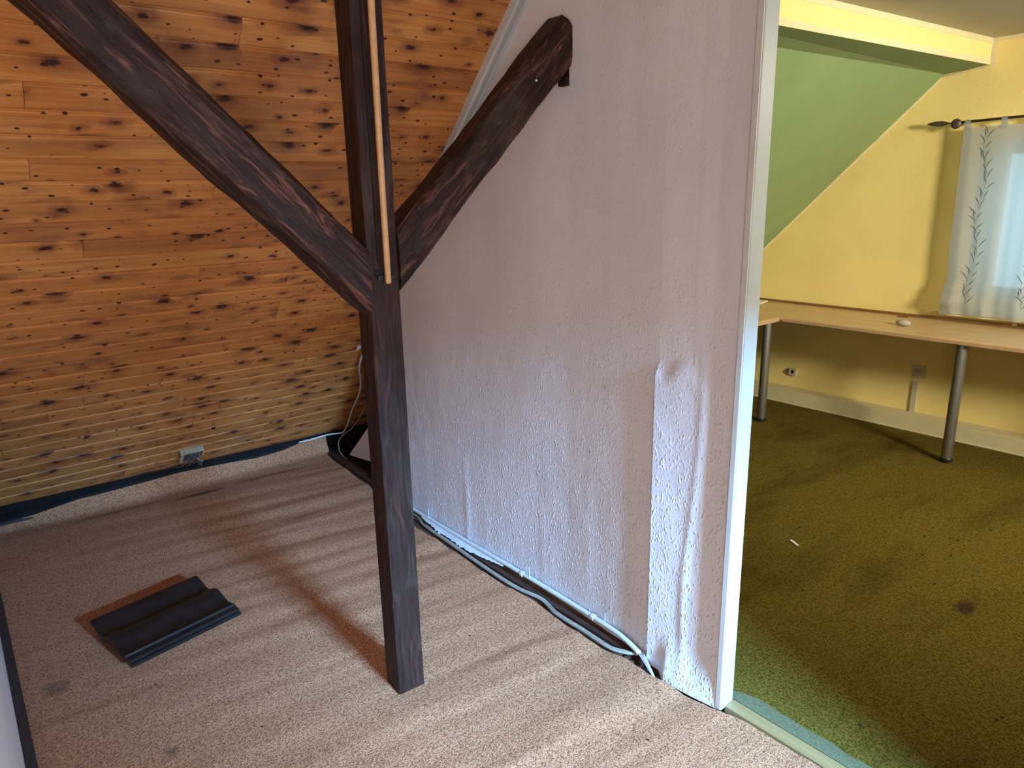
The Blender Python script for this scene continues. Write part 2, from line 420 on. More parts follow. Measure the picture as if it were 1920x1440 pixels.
# tapering filler board under the lowest course
bm = nb(); loft(bm, [[(x, -(0.0015+0.036*(x-0.15)/1.9), -0.013), (x, -(0.0015+0.036*(x-0.15)/1.9), 0), (x, -0.001, 0), (x, -0.001, -0.013)] for x in (0.16, 2.1)])
o = obj('pine_board', bm, M['pine'], sl)
pp = d_s*S0
o.matrix_basis = Matrix(((1, 0, 0, 0), (0, d_s.y, n_s.y, pp.y), (0, d_s.z, n_s.z, pp.z), (0, 0, 0, 1)))
o = obj('knot_hole', bx(-0.012, 0.012, -0.009, 0.009, -0.001, 0.0012), M['void'], sl)
pp = Vector((1.041, 3.923, 0.395))-sl.location
o.matrix_basis = Matrix(((1, 0, 0, pp.x), (0, d_s.y, n_s.y, pp.y), (0, d_s.z, n_s.z, pp.z), (0, 0, 0, 1)))
o['label'] = 'small square black hole in a pine board'

# ------------------------------------------------------------------ partition wall
HY0, HY1, HZ0, HZ1 = 1.842, 1.966, 1.965, 2.118
def face_x(y, z):
    x = 1.752
    lowz = 1.10+0.02*math.sin(y*40)
    lo = sstep(1.25, 1.0, z)
    base = interp([(1.09, 1.699), (1.205, 1.717), (1.27, 1.719), (1.402, 1.721), (1.55, 1.734), (1.85, 1.750), (2.2, 1.752)], y)
    # swollen strips of overlapping paper near the end
    st = sstep(lowz, lowz-0.05, z)
    if y < 1.4015: base = base*(1-st)+st*interp([(1.09, 1.699), (1.20, 1.714), (1.4015, 1.702)], y)
    x = base
    if 1.21 < y < 1.29 and z < 1.25:                            # smeared filler beside the strip
        x -= 0.004*math.exp(-((y-1.245-0.02*math.sin(z*5))/0.014)**2)*sstep(1.25, 0.9, z)
    if y < 1.27 and z > 1.0: x -= 0.0010
    if z < 0.5: x -= 0.0035*math.exp(-((y-2.535)/0.012)**2)*sstep(0.5, 0.3, z)
    if y > 2.535 and z < 0.45: x -= 0.0016
    x -= 0.0022*math.exp(-((y-1.735)/0.004)**2)*sstep(0.75, 0.62, z)*sstep(0.0, 0.2, z)
    x -= 0.0018*math.exp(-((y-2.0)/0.006)**2)*sstep(0.5, 0.3, z)
    x -= 0.0014*math.exp(-((y-1.62)/0.006)**2)*sstep(0.4, 0.2, z)
    if z < 0.17 and y < 1.40:                                    # filler flared out over the carpet edge
        tgt = interp([(1.07, 1.699), (1.12, 1.690), (1.20, 1.676), (1.31, 1.668), (1.345, 1.700), (1.40, 1.72)], y)
        if tgt < x: x += (tgt-x)*(1-sstep(-0.04, 0.17, z))
    x -= 0.003*noise.noise(Vector((0, y*3.1, z*1.1)))+0.0012*noise.noise(Vector((3, y*14, z*6)))
    return x
pb = nb()
ys = []
y = 1.099
while y < 3.30:
    ys.append(y); y += 0.008 if y < 1.5 else 0.016
ys.append(3.30)
for e in (HY0, HY1, 1.401, 1.4025): ys.append(e)
ys = sorted(ys); ys = [v for i, v in enumerate(ys) if i == 0 or v-ys[i-1] > 0.0009]
zs = [i*0.02 for i in range(0, 124)]
zs += [HZ0, HZ1]; zs = sorted(zs); zs = [v for i, v in enumerate(zs) if i == 0 or v-zs[i-1] > 0.0015]
gv = {}
for i, yy in enumerate(ys):
    for j, zz in enumerate(zs):
        if yy+SL*zz < K+0.09: gv[i, j] = pb.verts.new((face_x(yy, zz), yy, zz-0.005))
for i in range(len(ys)-1):
    for j in range(len(zs)-1):
        q = [(i, j), (i+1, j), (i+1, j+1), (i, j+1)]
        if all(k in gv for k in q):
            cy, cz = (ys[i]+ys[i+1])/2, (zs[j]+zs[j+1])/2
            if HY0 < cy < HY1 and HZ0 < cz < HZ1: continue
            pb.faces.new([gv[k] for k in q])
bmesh.ops.bisect_plane(pb, geom=pb.verts[:]+pb.edges[:]+pb.faces[:], plane_co=(0, K-0.012, 0), plane_no=(0, 1, SL), clear_outer=True)
# give it depth
edges = [e for e in pb.edges if e.is_boundary]
ret = bmesh.ops.extrude_edge_only(pb, edges=edges)
for v in ret['geom']:
    if isinstance(v, bmesh.types.BMVert): v.co.x = 1.7575
wp = obj('wall_partition', pb, M['white_paper'], smooth=True, fix=True)
wp['kind'] = 'structure'
try:
    for p in wp.data.polygons: p.use_smooth = True
    wp.data.set_sharp_from_angle(angle=R(35))
except Exception: pass
# back of the partition (next room side)
bb = nb()
def prism_yz(bm, poly, x0, x1):
    A = [bm.verts.new((x0, p[0], p[1])) for p in poly]; B = [bm.verts.new((x1, p[0], p[1])) for p in poly]
    tri = tessellate_polygon([[Vector((0, p[0], p[1])) for p in poly]])
    for t3 in tri:
        bm.faces.new([A[i] for i in t3]); bm.faces.new([B[i] for i in t3[::-1]])
    n = len(poly)
    for k in range(n): bm.faces.new((A[k], B[k], B[(k+1) % n], A[(k+1) % n]))
    return bm
prism_yz(bb, [(1.100, 0), (3.30, 0), (3.30, 1.02), (HY1, 2.39), (HY1, HZ0-0.01), (HY0, HZ0-0.01), (HY0, 2.45), (1.100, 2.45)], 1.7575, 1.760)
box(bb, 1.7576, 1.760, HY0, HY1, HZ1, 2.39)
struct('wall_partition_back', bb, M['yellow_paper'])
struct('wall_partition_front', bx(1.70, 1.760, -2.7, -0.15, -0.02, 2.46), M['white_wall'])
# recess boards behind the corner opening
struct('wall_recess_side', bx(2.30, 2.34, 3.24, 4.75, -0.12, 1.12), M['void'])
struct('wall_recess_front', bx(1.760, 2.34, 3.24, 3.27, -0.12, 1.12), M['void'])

# white end trim of the partition: cap and narrow side strip
te = empty('trim_1', (1.73, 1.083, 0)); te['kind'] = 'structure'
def child(name, bm, mat, par, **k):
    o = obj(name, bm, mat, par, **k); o.matrix_parent_inverse = Matrix.Translation(-par.location); return o
cb = bx(1.697, 1.760, 1.088, 1.101, -0.004, 2.455, bev=0.004)
child('end_board', cb, M['white_trim'], te)
cb = bx(1.6925, 1.6968, 1.090, 1.108, 0.0, 2.455, bev=0.0015)
child('side_strip', cb, M['batten'], te)
# batten along the slope on the partition
tb = empty('trim_2', (1.74, 2.6, 1.7)); tb['kind'] = 'structure'
def slope_bar(bm, z0, z1, dd0, dd1, x0, x1):
    # bar along the partition/slope joint, dd = distance from the slope plane into the room
    def P(x, z, dd): return Vector((x, slope_y(z), z))+n_s*dd
    return hexa(bm, [P(x0, z0, dd0), P(x0, z1, dd0), P(x0, z1, dd1), P(x0, z0, dd1)], [P(x1, z0, dd0), P(x1, z1, dd0), P(x1, z1, dd1), P(x1, z0, dd1)])
bm = nb(); slope_bar(bm, 0.98, 2.46, 0.0005, 0.030, 1.722, 1.7485); child('batten_edge', bm, M['batten'], tb)
bm = nb(); slope_bar(bm, 1.02, 2.46, 0.030, 0.052, 1.736, 1.7485); child('batten_face', bm, M['white_trim'], tb)

# parapet on the left of the carpeted bay
pp_ = nb(); box(pp_, -0.16, -0.050, 0.45, 4.2, -0.02, 0.88)
bmesh.ops.bisect_plane(pp_, geom=pp_.verts[:]+pp_.edges[:]+pp_.faces[:], plane_co=(0, K-0.004, 0), plane_no=(0, 1, SL), clear_outer=True)
bmesh.ops.holes_fill(pp_, edges=[e for e in pp_.edges if e.is_boundary])
struct('wall_left', pp_, M['white_wall'])
struct('baseboard_left', bx(-0.0495, -0.022, 0.45, 4.10, -0.02, 0.012), M['dark_wood_strip'])

# ------------------------------------------------------------------ next room shell
WX = 5.05
WY0, WY1, WZ0, WZ1 = 0.45, 1.665, 0.90, 1.84
gb = nb()
def slab(bm, y0, y1, z0, z1): box(bm, WX, WX+0.25, y0, y1, z0, z1)
slab(gb, -2.85, WY0, -0.12, 2.75); slab(gb, WY1, 4.75, -0.12, 2.75); slab(gb, WY0, WY1, -0.12, WZ0); slab(gb, WY0, WY1, WZ1, 2.75)
struct('wall_gable', gb, M['yellow_paper'])
# soffit, beam face and ceiling of the next room: the beam runs slightly askew
def beam_y(x): return 1.725+(WX-x)*0.066
def crease_y(x): return 1.965+(WX-x)*0.040
XA = 1.760
bmf = nb()
hexa(bmf, [(XA, beam_y(XA), 2.275), (WX, beam_y(WX), 2.275), (WX, beam_y(WX), 2.42), (XA, beam_y(XA), 2.42)],
     [(XA, beam_y(XA)+0.02, 2.275), (WX, beam_y(WX)+0.02, 2.275), (WX, beam_y(WX)+0.02, 2.42), (XA, beam_y(XA)+0.02, 2.42)])
struct('trim_beam_face', bmf, M['yellow_paper'])
def band(name, z0, z1, t_=0.002):
    q = nb()
    hexa(q, [(XA, beam_y(XA)-t_, z0), (WX-0.002, beam_y(WX)-t_, z0), (WX-0.002, beam_y(WX)-t_, z1), (XA, beam_y(XA)-t_, z1)],
         [(XA, beam_y(XA), z0), (WX-0.002, beam_y(WX), z0), (WX-0.002, beam_y(WX), z1), (XA, beam_y(XA), z1)])
    struct(name, q, M['cream_paint'])
band('trim_3', 2.275, 2.305); band('trim_4', 2.39, 2.42)
struct('trim_5', bx(WX-0.003, WX, beam_y(WX)-0.028, beam_y(WX)-0.002, 2.275, 2.42), M['cream_paint'])
struct('trim_6', bx(WX-0.003, WX, 0.4, beam_y(WX)-0.028, 2.40, 2.42), M['cream_paint'])
sf = nb()
hexa(sf, [(XA, beam_y(XA), 2.275), (WX, beam_y(WX), 2.275), (WX, crease_y(WX), 2.255), (XA, crease_y(XA), 2.235)],
     [(XA, beam_y(XA)+0.02, 2.31), (WX, beam_y(WX)+0.02, 2.31), (WX, crease_y(WX)+0.1, 2.33), (XA, crease_y(XA)+0.1, 2.33)])
struct('wall_soffit', sf, M['green_paper'])
gs_ = nb()
def gpt(x, z): # green slope from the crease down
    y0 = crease_y(x); zc = 2.235+(x-XA)/(WX-XA)*0.020
    return (x, y0+(zc-z)*1.045, z)
nx, nz = 16, 16
for off in (0.0,):
    grid = [[gs_.verts.new(gpt(XA+(WX-XA)*i/nx, 2.256-(2.256+0.02)*j/nz if j else 2.235+(i/nx)*0.020)) for j in range(nz+1)] for i in range(nx+1)]
    for i in range(nx):
        for j in range(nz): gs_.faces.new((grid[i][j], grid[i+1][j], grid[i+1][j+1], grid[i][j+1]))
ret = bmesh.ops.extrude_face_region(gs_, geom=gs_.faces[:])
for v in ret['geom']:
    if isinstance(v, bmesh.types.BMVert): v.co.y += 0.05; v.co.z += 0.03
gsel = lambda: gs_.verts[:]+gs_.edges[:]+gs_.faces[:]
bmesh.ops.bisect_plane(gs_, geom=gsel(), plane_co=(2.34, 0, 0), plane_no=(1, 0, 0))
bmesh.ops.bisect_plane(gs_, geom=gsel(), plane_co=(0, 0, 1.05), plane_no=(0, 0, 1))
bmesh.ops.delete(gs_, geom=[f for f in gs_.faces if f.calc_center_median().x < 2.34 and f.calc_center_median().z < 1.05], context='FACES')
gsl = struct('wall_green_slope', gs_, M['green_paper'], smooth=False)
# cream caulk line where the green slope meets the yellow gable
bm = nb()
pts = [Vector(gpt(WX-0.004, z)) + Vector((0, -0.002, -0.002)) for z in (2.24, 1.9, 1.5, 1.1, 0.9)]
pts = [Vector((WX-0.004, beam_y(WX)+0.01, 2.273))]+pts
tube(bm, pts, 0.0075, 6); struct('trim_7', bm, M['cream_paint'])
struct('ceiling_next_room', bx(XA, WX, -2.85, 1.95, 2.42, 2.56), M['ceiling'])
# boxed pipe run along the foot of the gable
sk = empty('baseboard_right', (4.92, 1.5, 0)); sk['kind'] = 'structure'
child('front_board', bx(4.92, 4.936, -2.7, 4.2, -0.02, 0.098, bev=0.002), M['cream_paint'], sk)
child('top_board', bx(4.936, WX, -2.7, 4.2, 0.084, 0.100), M['cream_paint'], sk)
child('quarter_bead', tube(nb(), [(4.916, -2.7, 0.004), (4.916, 4.2, 0.004)], 0.006, 6), M['cream_paint'], sk)
# window
wn = empty('window_1', (5.15, 1.05, 0.9)); wn['kind'] = 'structure'
fr = nb()
box(fr, 5.17, 5.23, WY0, WY1, WZ0, WZ0+0.07); box(fr, 5.17, 5.23, WY0, WY1, WZ1-0.07, WZ1)
box(fr, 5.17, 5.23, WY0, WY0+0.07, WZ0+0.07, WZ1-0.07); box(fr, 5.17, 5.23, WY1-0.07, WY1, WZ0+0.07, WZ1-0.07)
box(fr, 5.17, 5.23, 1.02, 1.11, WZ0+0.07, WZ1-0.07)
child('window_frame', fr, M['white_trim'], wn)
child('pane', bx(5.196, 5.202, WY0+0.07, 1.02, WZ0+0.07, WZ1-0.07), M['glass'], wn)
child('pane', bx(5.196, 5.202, 1.11, WY1-0.07, WZ0+0.07, WZ1-0.07), M['glass'], wn)
child('window_sill', bx(4.985, 5.168, 0.40, 1.80, 0.79, 0.815, bev=0.004), M['cream_paint'], wn)
child('sill_support', bx(5.03, 5.05, 1.375, 1.40, 0.765, 0.79), M['cream_paint'], wn)

# ------------------------------------------------------------------ floor coverings
edge_tab = [(-2.7, 1.69), (-0.15, 1.70), (0.2, 1.715), (0.75, 1.712), (1.02, 1.712), (1.08, 1.690), (1.19, 1.672), (1.29, 1.664), (1.33, 1.652), (1.46, 1.662), (1.51, 1.650), (1.63, 1.640), (1.75, 1.640), (1.85, 1.651),
            (1.96, 1.660), (2.11, 1.643), (2.30, 1.642), (2.53, 1.656), (2.84, 1.648), (3.1, 1.67), (3.49, 1.722), (3.8, 1.745), (4.15, 1.768), (4.3, 1.806)]
lip_tab = [(-0.02, 0.038), (0.03, 0.040), (0.17, 0.046), (0.39, 0.076), (0.65, 0.081), (0.88, 0.088), (1.09, 0.083), (1.34, 0.064), (1.51, 0.071), (1.61, 0.091), (1.76, 0.106), (1.82, 0.108)]
def cz(x, y):
    amp = 0.35+0.65*sstep(0.1, 1.1, x)
    q = noise.noise(Vector((x*0.9, (y+0.13*x)*9.0, 0.3)))
    q2 = noise.noise(Vector((x*2.2+5, (y+0.13*x)*19.0, 1.3)))
    z = amp*(0.0080*q+0.0042*q2)
    # long soft creases
    for y0, sl_, x0, x1, h in ((2.90, -0.10, -0.02, 0.25, 0.004), (2.42, -0.12, -0.02, 0.45, 0.004), (1.45, -0.10, 0.5, 1.6, 0.004), (1.22, -0.10, 0.7, 1.6, 0.0045), (1.75, -0.10, 1.0, 1.6, 0.004), (3.4, -0.1, 0.9, 1.6, 0.003)):
        dy = y-(y0+sl_*x)
        z += h*math.exp(-(dy/0.022)**2)*sstep(x0-0.05, x0+0.05, x)*(1-sstep(x1-0.2, x1, x))
    return z
cb = nb()
cys = []
y = -2.68
while y < 4.12: cys.append(y); y += 0.1 if y < 0.4 else 0.018
rows = []
NX = 96
for y in cys:
    xe = interp(edge_tab, y)
    jag = 0.0025*noise.noise(Vector((y*30, 0, 0)))
    rows.append([(-0.021+(xe+jag+0.021)*i/NX, y) for i in range(NX+1)])
top = [[cb.verts.new((x, y, cz(x, y))) for x, y in r] for r in rows]
# lip turned up against the slope
for f_ in (0.0, 0.25, 0.5, 0.75, 1.0):
    r = []
    for i in range(NX+1):
        x = -0.021+(1.80+0.021)*i/NX if f_ > 0.2 else -0.021+(1.772+0.021)*i/NX
        h = interp(lip_tab, x)+0.004*noise.noise(Vector((x*5, 2, 0)))
        yb = 4.150+0.02*sstep(0.4, 0.0, x)
        th = f_*math.pi/2
        r.append(cb.verts.new((x, yb+0.055*math.sin(f_*1.2), h*(1-math.cos(th))**0.9 if f_ < 1 else h)))
    top.append(r)
for A, B in zip(top, top[1:]):
    for i in range(NX): cb.faces.new((A[i], A[i+1], B[i+1], B[i]))
ret = bmesh.ops.extrude_edge_only(cb, edges=[e for e in cb.edges if e.is_boundary])
for v in ret['geom']:
    if isinstance(v, bmesh.types.BMVert): v.co.z = -0.019 if v.co.y < 4.17 else max(-0.019, v.co.z-0.012)
o = obj('carpet', cb, M['beige_carpet'], smooth=True)
tag(o, 'rippled beige loop-pile carpet around the dark post', 'carpet')
try: o.data.set_sharp_from_angle(angle=R(50))
except Exception: pass
ob = nb()
nx, ny = 40, 50
grid = [[ob.verts.new((XA+0.052+(4.918-XA-0.052)*i/nx, -2.68+(4.15+2.68)*j/ny, 0.003*noise.noise(Vector((i*0.5, j*0.7, 9))))) for j in range(ny+1)] for i in range(nx+1)]
for i in range(nx):
    for j in range(ny): ob.faces.new((grid[i][j], grid[i+1][j], grid[i+1][j+1], grid[i][j+1]))
ret = bmesh.ops.extrude_edge_only(ob, edges=[e for e in ob.edges if e.is_boundary])
for v in ret['geom']:
    if isinstance(v, bmesh.types.BMVert): v.co.z = -0.019
bmesh.ops.bisect_plane(ob, geom=ob.verts[:]+ob.edges[:]+ob.faces[:], plane_co=(0, 3.235, 0), plane_no=(0, 1, 0), clear_outer=False)
bmesh.ops.bisect_plane(ob, geom=ob.verts[:]+ob.edges[:]+ob.faces[:], plane_co=(2.345, 0, 0), plane_no=(1, 0, 0), clear_outer=False)
bmesh.ops.delete(ob, geom=[f for f in ob.faces if f.calc_center_median().x < 2.345 and f.calc_center_median().y > 3.235], context='FACES')
o = obj('carpet', ob, M['olive_carpet'], smooth=False)
tag(o, 'stained olive green carpet under the desks in the yellow room', 'carpet')
# pale worn edge strip of the olive carpet beside the threshold
pe = nb()
n = 24; A = []; B = []
for i in range(n+1):
    y = 1.13-1.05*i/n
    wd = 0.058*(sstep(-0.05, 0.1, i/n+0.02))*(1-0.35*i/n)+0.008*noise.noise(Vector((i*0.6, 0, 4)))
    A.append((XA+0.006, y)); B.append((XA+0.012+wd, y))
loft(pe, [[(p[0], p[1], -0.004), (q[0], q[1], -0.004), (q[0]-0.004, q[1], 0.0045), (p[0], p[1], 0.005)] for p, q in zip(A, B)])
o = obj('carpet_edge_strip', pe, M['pale_pile']); tag(o, 'pale grey-green worn carpet edge beside the wooden threshold', 'carpet strip')
th = nb()
ys_ = [1.087, 0.95, 0.75, 0.4, 0.0, -0.14]
loft(th, [[(1.716, y, -0.018), (1.766, y, -0.018), (1.764, y, 0.004), (1.742, y, 0.0065), (1.718, y, 0.003)] for y in ys_])
o = obj('threshold_strip', th, M['threshold']); tag(o, 'light wooden threshold strip between the beige and olive carpets', 'threshold')

# ------------------------------------------------------------------ timber frame
def rounded(hw, hh, cw, n=3, jit=0.0, seed=0.0):
    # cross-section with per corner chamfer radii cw=(..4)
    pts = []
    for (sx, sy, c_) in ((1, 1, cw[0]), (-1, 1, cw[1]), (-1, -1, cw[2]), (1, -1, cw[3])):
        a0 = {(1, 1): 0, (-1, 1): 90, (-1, -1): 180, (1, -1): 270}[(sx, sy)]
        for k in range(n+1):
            an = R(a0+90*k/n)
            pts.append((sx*(hw-c_)+c_*math.cos(an), sy*(hh-c_)+c_*math.sin(an)))
    return pts
def beam(name, p0, p1, hw, hh, cw, mat, side, parent=None, jit=0.002, n=4, steps=26, cut0=None, cut1=None, bulge=None):
    """mesh in local space: x along the beam, origin at p0"""
    p0 = Vector(p0); p1 = Vector(p1); L = (p1-p0).length
    ax = (p1-p0).normalized(); sv = (Vector(side)-ax*ax.dot(Vector(side))).normalized(); uv = ax.cross(sv)
    bm = nb(); rings = []
    for i in range(steps+1):
        t_ = i/steps; x = L*t_
        cwv = cw(t_) if callable(cw) else cw
        bw, bh, oy = bulge(t_) if bulge else (1, 1, 0)
        ring = []
        for k, (u, v) in enumerate(rounded(hw*bw, hh*bh, cwv, n)):
            j = jit*noise.noise(Vector((x*4, k*0.7, len(name))))+jit*0.6*noise.noise(Vector((x*13, k*1.1, 2)))
            f_ = 1+j/max(hw, 0.01)
            ring.append(Vector((x, u*f_+oy, v*f_)))
        rings.append(ring)
    loft(bm, rings)
    M4 = Matrix(((ax.x, sv.x, uv.x, p0.x), (ax.y, sv.y, uv.y, p0.y), (ax.z, sv.z, uv.z, p0.z), (0, 0, 0, 1)))
    if cut0:
        co_ = M4.inverted() @ Vector(cut0[0]); no_ = M4.inverted().to_3x3() @ Vector(cut0[1])
        bmesh.ops.bisect_plane(bm, geom=bm.verts[:]+bm.edges[:]+bm.faces[:], plane_co=co_, plane_no=no_, clear_outer=True)
        bmesh.ops.holes_fill(bm, edges=[e for e in bm.edges if e.is_boundary])
    o = obj(name, bm, mat, smooth=True)
    try: o.data.set_sharp_from_angle(angle=R(32))
    except Exception: pass
    o.matrix_world = M4
    return o
# post, slightly turned; broad worn chamfer on its front left arris above the braces
def postcw(t_):
    z = t_*2.47
    c = 0.004+0.020*sstep(1.30, 1.55, z)
    return (0.006, 0.005, c, 0.004) 
post = beam('post', (1.003, 1.866, -0.019), (1.003, 1.866, 2.459), 0.0475, 0.046, (0.005, 0.005, 0.005, 0.005), M['post'], (1, -0.05, 0), steps=60, jit=0.0012)
tag(post, 'dark stained square timber post standing on the beige carpet', 'post')
# long drying crack down the front face
bm = nb(); pts = []
for i in range(26):
    z = 0.20+1.05*i/25
    pts.append((1.026+0.004*math.sin(z*5)+0.0015*math.sin(z*23), 1.8195, z))
tube(bm, pts, [0.0003+0.0019*math.sin(math.pi*i/25) for i in range(26)], 5)
cr = obj('drying_crack', bm, M['void']); cr.parent = post; cr.matrix_parent_inverse = post.matrix_world.inverted()
cr['label'] = 'long thin black crack down the front of the post'
bm = nb(); lathe(bm, [(0.0001, -0.0012), (0.005, -0.001), (0.004, 0.0005)], (0, 0, 0), 10)
kh = obj('peg_hole', bm, M['void']); kh.parent = post; kh.matrix_parent_inverse = post.matrix_world.inverted()
kh.matrix_world = Matrix.Translation((0.983, 1.8195, 0.885)) @ Matrix.Rotation(R(90), 4, 'X')
# mortise on the front of the post beside the rod
ms = obj('mortise', bx(0.972, 1.030, 1.8175, 1.8200, 1.384, 1.402), M['void']); ms.parent = post; ms.matrix_parent_inverse = post.matrix_world.inverted()
# thin black strip standing in for the rod's cast shadow on the upper post
rb = obj('rod_shadow_strip', bx(0.982, 0.986, 1.8155, 1.822, 1.42, 2.45), M['void']); rb.parent = post; rb.matrix_parent_inverse = post.matrix_world.inverted()

rc = (0.040, 0.040, 0.040, 0.040)
def bl(t_): return (1+0.05*math.sin(t_*7+1), 1+0.05*math.sin(t_*5), 0.006*math.sin(t_*4.2))
brl = beam('brace', (1.03, 1.858, 1.295), (-0.40, 1.858, 2.725), 0.052, 0.066, (0.018, 0.030, 0.030, 0.018), M['brace'], (0, 1, 0), steps=70, jit=0.004, bulge=bl,
           cut0=((0.953, 0, 0), (1, 0, 0)))
tag(brl, 'long dark knee brace rising left from the post in front of the pine slope', 'timber brace')
def br(t_):
    b_ = math.exp(-((t_-0.80)/0.10)**2)
    return (1+0.04*math.sin(t_*9), 1+0.04*math.sin(t_*6+2)+0.03*b_, 0.004*math.sin(t_*5))
brr = beam('brace', (0.985, 1.870, 1.352), (1.765, 1.870, 2.105), 0.050, 0.066, (0.030, 0.018, 0.018, 0.030), M['brace'], (0, -1, 0), steps=50, jit=0.004, bulge=br,
           cut0=((1.0545, 0, 0), (-1, 0, 0)))
tag(brr, 'short dark knee brace rising right from the post into the white partition', 'timber brace')
# small pale nail in the right brace
nl = obj('nail', lathe(nb(), [(0.0001, 0.004), (0.0035, 0.003), (0.0035, 0), (0.001, -0.01)], (0, 0, 0), 8), M['white_pvc'])
nl.parent = brr; nl.matrix_parent_inverse = brr.matrix_world.inverted()
nl.matrix_world = Matrix.Translation((1.585, 1.817, 1.945)) @ Matrix.Rotation(R(90), 4, 'X')
# wooden lining of the hole in the partition
hl = nb()
box(hl, 1.747, 1.7595, HY1-0.001, HY1+0.006, HZ0-0.012, HZ1+0.004); box(hl, 1.747, 1.7595, HY0-0.004, HY0+0.001, HZ0-0.012, HZ1+0.004)
box(hl, 1.747, 1.7595, HY0, HY1, HZ1, HZ1+0.004); box(hl, 1.730, 1.7595, HY0-0.004, HY0+0.030, HZ0-0.022, HZ0+0.004)
o = obj('hole_lining', hl, M['post']); tag(o, 'dark ragged wooden edge of the hole where the right brace enters the partition', 'hole lining')
o2 = obj('hole_backing', bx(1.7605, 1.778, HY0-0.02, HY1+0.02, HZ0-0.03, HZ1+0.02), M['void'], o)
# turned rod hanging on the post
ro = nb()
tube(ro, [(1.0010, 1.7985, 1.362), (1.0010, 1.7985, 1.366), (1.002, 1.7985, 1.7), (1.006, 1.7985, 2.2), (1.008, 1.7985, 2.44)], [0.0065, 0.0088, 0.0092, 0.0098, 0.0100], 14)
o = obj('wooden_rod', ro, M['rod'], smooth=True); tag(o, 'slim pale wooden rod hanging upright in front of the dark post', 'rod')
cl = obj('rod_clip', bx(0.976, 1.028, 1.8085, 1.8182, 1.372, 1.386, bev=0.002), M['black'], o)
struct('trim_purlin', bx(-1.6, 1.70, 1.82, 1.92, 2.459, 2.4595), M['post'])

# ------------------------------------------------------------------ roof tiles
def tile_mesh():
    bm = nb()
    W, L = 0.333, 0.42
    def top(v):
        h = 0.030+0.013*math.cos((v-0.012)/0.166*2*math.pi)
        if v > 0.292: h = interp([(0.292, 0.0165), (0.300, 0.026), (0.309, 0.026), (0.311, 0.015), (0.333, 0.015)], v)
        return h
    vs = [0, 0.004]+[0.004+i*0.012 for i in range(1, 25)]+[0.297, 0.300, 0.309, 0.3105, 0.320, 0.322, 0.325, 0.333]
    rings = []
    for x in (0, 0.003, 0.10, 0.21, 0.32, 0.417, 0.42):
        e = 0.003 if x in (0, 0.42) else 0
        rings.append([(x, -v, top(v)-e) for v in vs]+[(x, -v, max(top(v)-0.0145, 0)) for v in vs[::-1]])
    R_ = [[bm.verts.new(p) for p in r] for r in rings]
    n = len(R_[0])
    for A, B in zip(R_, R_[1:]):
        for k in range(n): bm.faces.new((A[k], A[(k+1) % n], B[(k+1) % n], B[k]))
    m = len(vs)
    for E_ in (R_[0], R_[-1]):
        for k in range(m-1): bm.faces.new((E_[k], E_[k+1], E_[n-2-k], E_[n-1-k]))
    # hanging nibs and water bars under the tile
    for u, v in ((0.385, 0.085), (0.385, 0.25)): box(bm, u, u+0.02, -v-0.03, -v, 0.0, 0.020)
    return bm
an = R(11.5)
t1 = obj('roof_tile', tile_mesh(), M['clay']); t1.matrix_world = Matrix.Translation((0.232, 2.885, 0.004)) @ Matrix.Rotation(an, 4, 'Z')
tag(t1, 'lower of two stacked black wavy roof tiles lying on the beige carpet', 'roof tile', 'stack of two black roof tiles')
t2 = t1.copy(); C.objects.link(t2); t2.matrix_world = Matrix.Translation((0.224, 2.878, 0.026)) @ Matrix.Rotation(an, 4, 'Z')
tag(t2, 'upper of two stacked black wavy roof tiles, its ridges uppermost', 'roof tile', 'stack of two black roof tiles')

# ------------------------------------------------------------------ things along the foot of the slope
pf = nb()
n = 60; top = []
for (yy, fz) in ((4.205, 0.0), (4.225, 0.3), (4.25, 0.6), (4.285, 1.0)):
    r = []
    for i in range(n+1):
        x = -1.2+2.98*i/n
        z = interp(lip_tab, x)-0.012+fz*0.06+0.007*noise.noise(Vector((x*7, yy*30, 1)))
        r.append(pf.verts.new((x, yy+0.006*noise.noise(Vector((x*9, fz*4, 5))), z)))
    top.append(r)
for A, B in zip(top, top[1:]):
    for i in range(n): pf.faces.new((A[i], A[i+1], B[i+1], B[i]))
ret = bmesh.ops.extrude_face_region(pf, geom=pf.faces[:])
for v in ret['geom']:
    if isinstance(v, bmesh.types.BMVert): v.co.z -= 0.003
o = obj('plastic_sheeting', pf, M['black_film'], smooth=True); tag(o, 'crumpled black plastic sheeting in the gap below the pine boards', 'sheeting')
# old junction box
jb = empty('junction_box', slope_pt(0.942, 0.36, 0.0), 'dusty open cable junction box at the foot of the pine slope', 'junction box')
def on_slope(o, x, s_, t_, par):
    o.parent = par
    p = slope_pt(x, s_, t_)-par.location
    o.matrix_basis = Matrix(((1, 0, 0, p.x), (0, d_s.y, n_s.y, p.y), (0, d_s.z, n_s.z, p.z), (0, 0, 0, 1)))
    return o
SJ = 0.300
fr = nb()
box(fr, -0.062, 0.062, 0.092, 0.100, 0, 0.030, bev=0.001); box(fr, -0.062, -0.046, 0.0, 0.092, 0, 0.030, bev=0.001); box(fr, 0.054, 0.062, 0.045, 0.092, 0, 0.030, bev=0.001)
box(fr, -0.060, 0.060, 0.0, 0.096, 0, 0.004)
on_slope(obj('housing', fr, M['dirty_pvc']), 0.942, SJ-0.02, 0.001, jb)
tm = nb()
random.seed(3)
for i in range(11):
    x = -0.038+0.085*random.random(); s_ = 0.005+0.065*random.random()
    w_ = random.uniform(0.007, 0.014)
    box(tm, x-w_, x+w_, s_, s_+w_*1.3, 0.004, random.uniform(0.018, 0.034), bev=0.0015)
on_slope(obj('terminal_blocks', tm, M['dust_grey']), 0.942, SJ-0.02, 0.001, jb)
wi = nb()
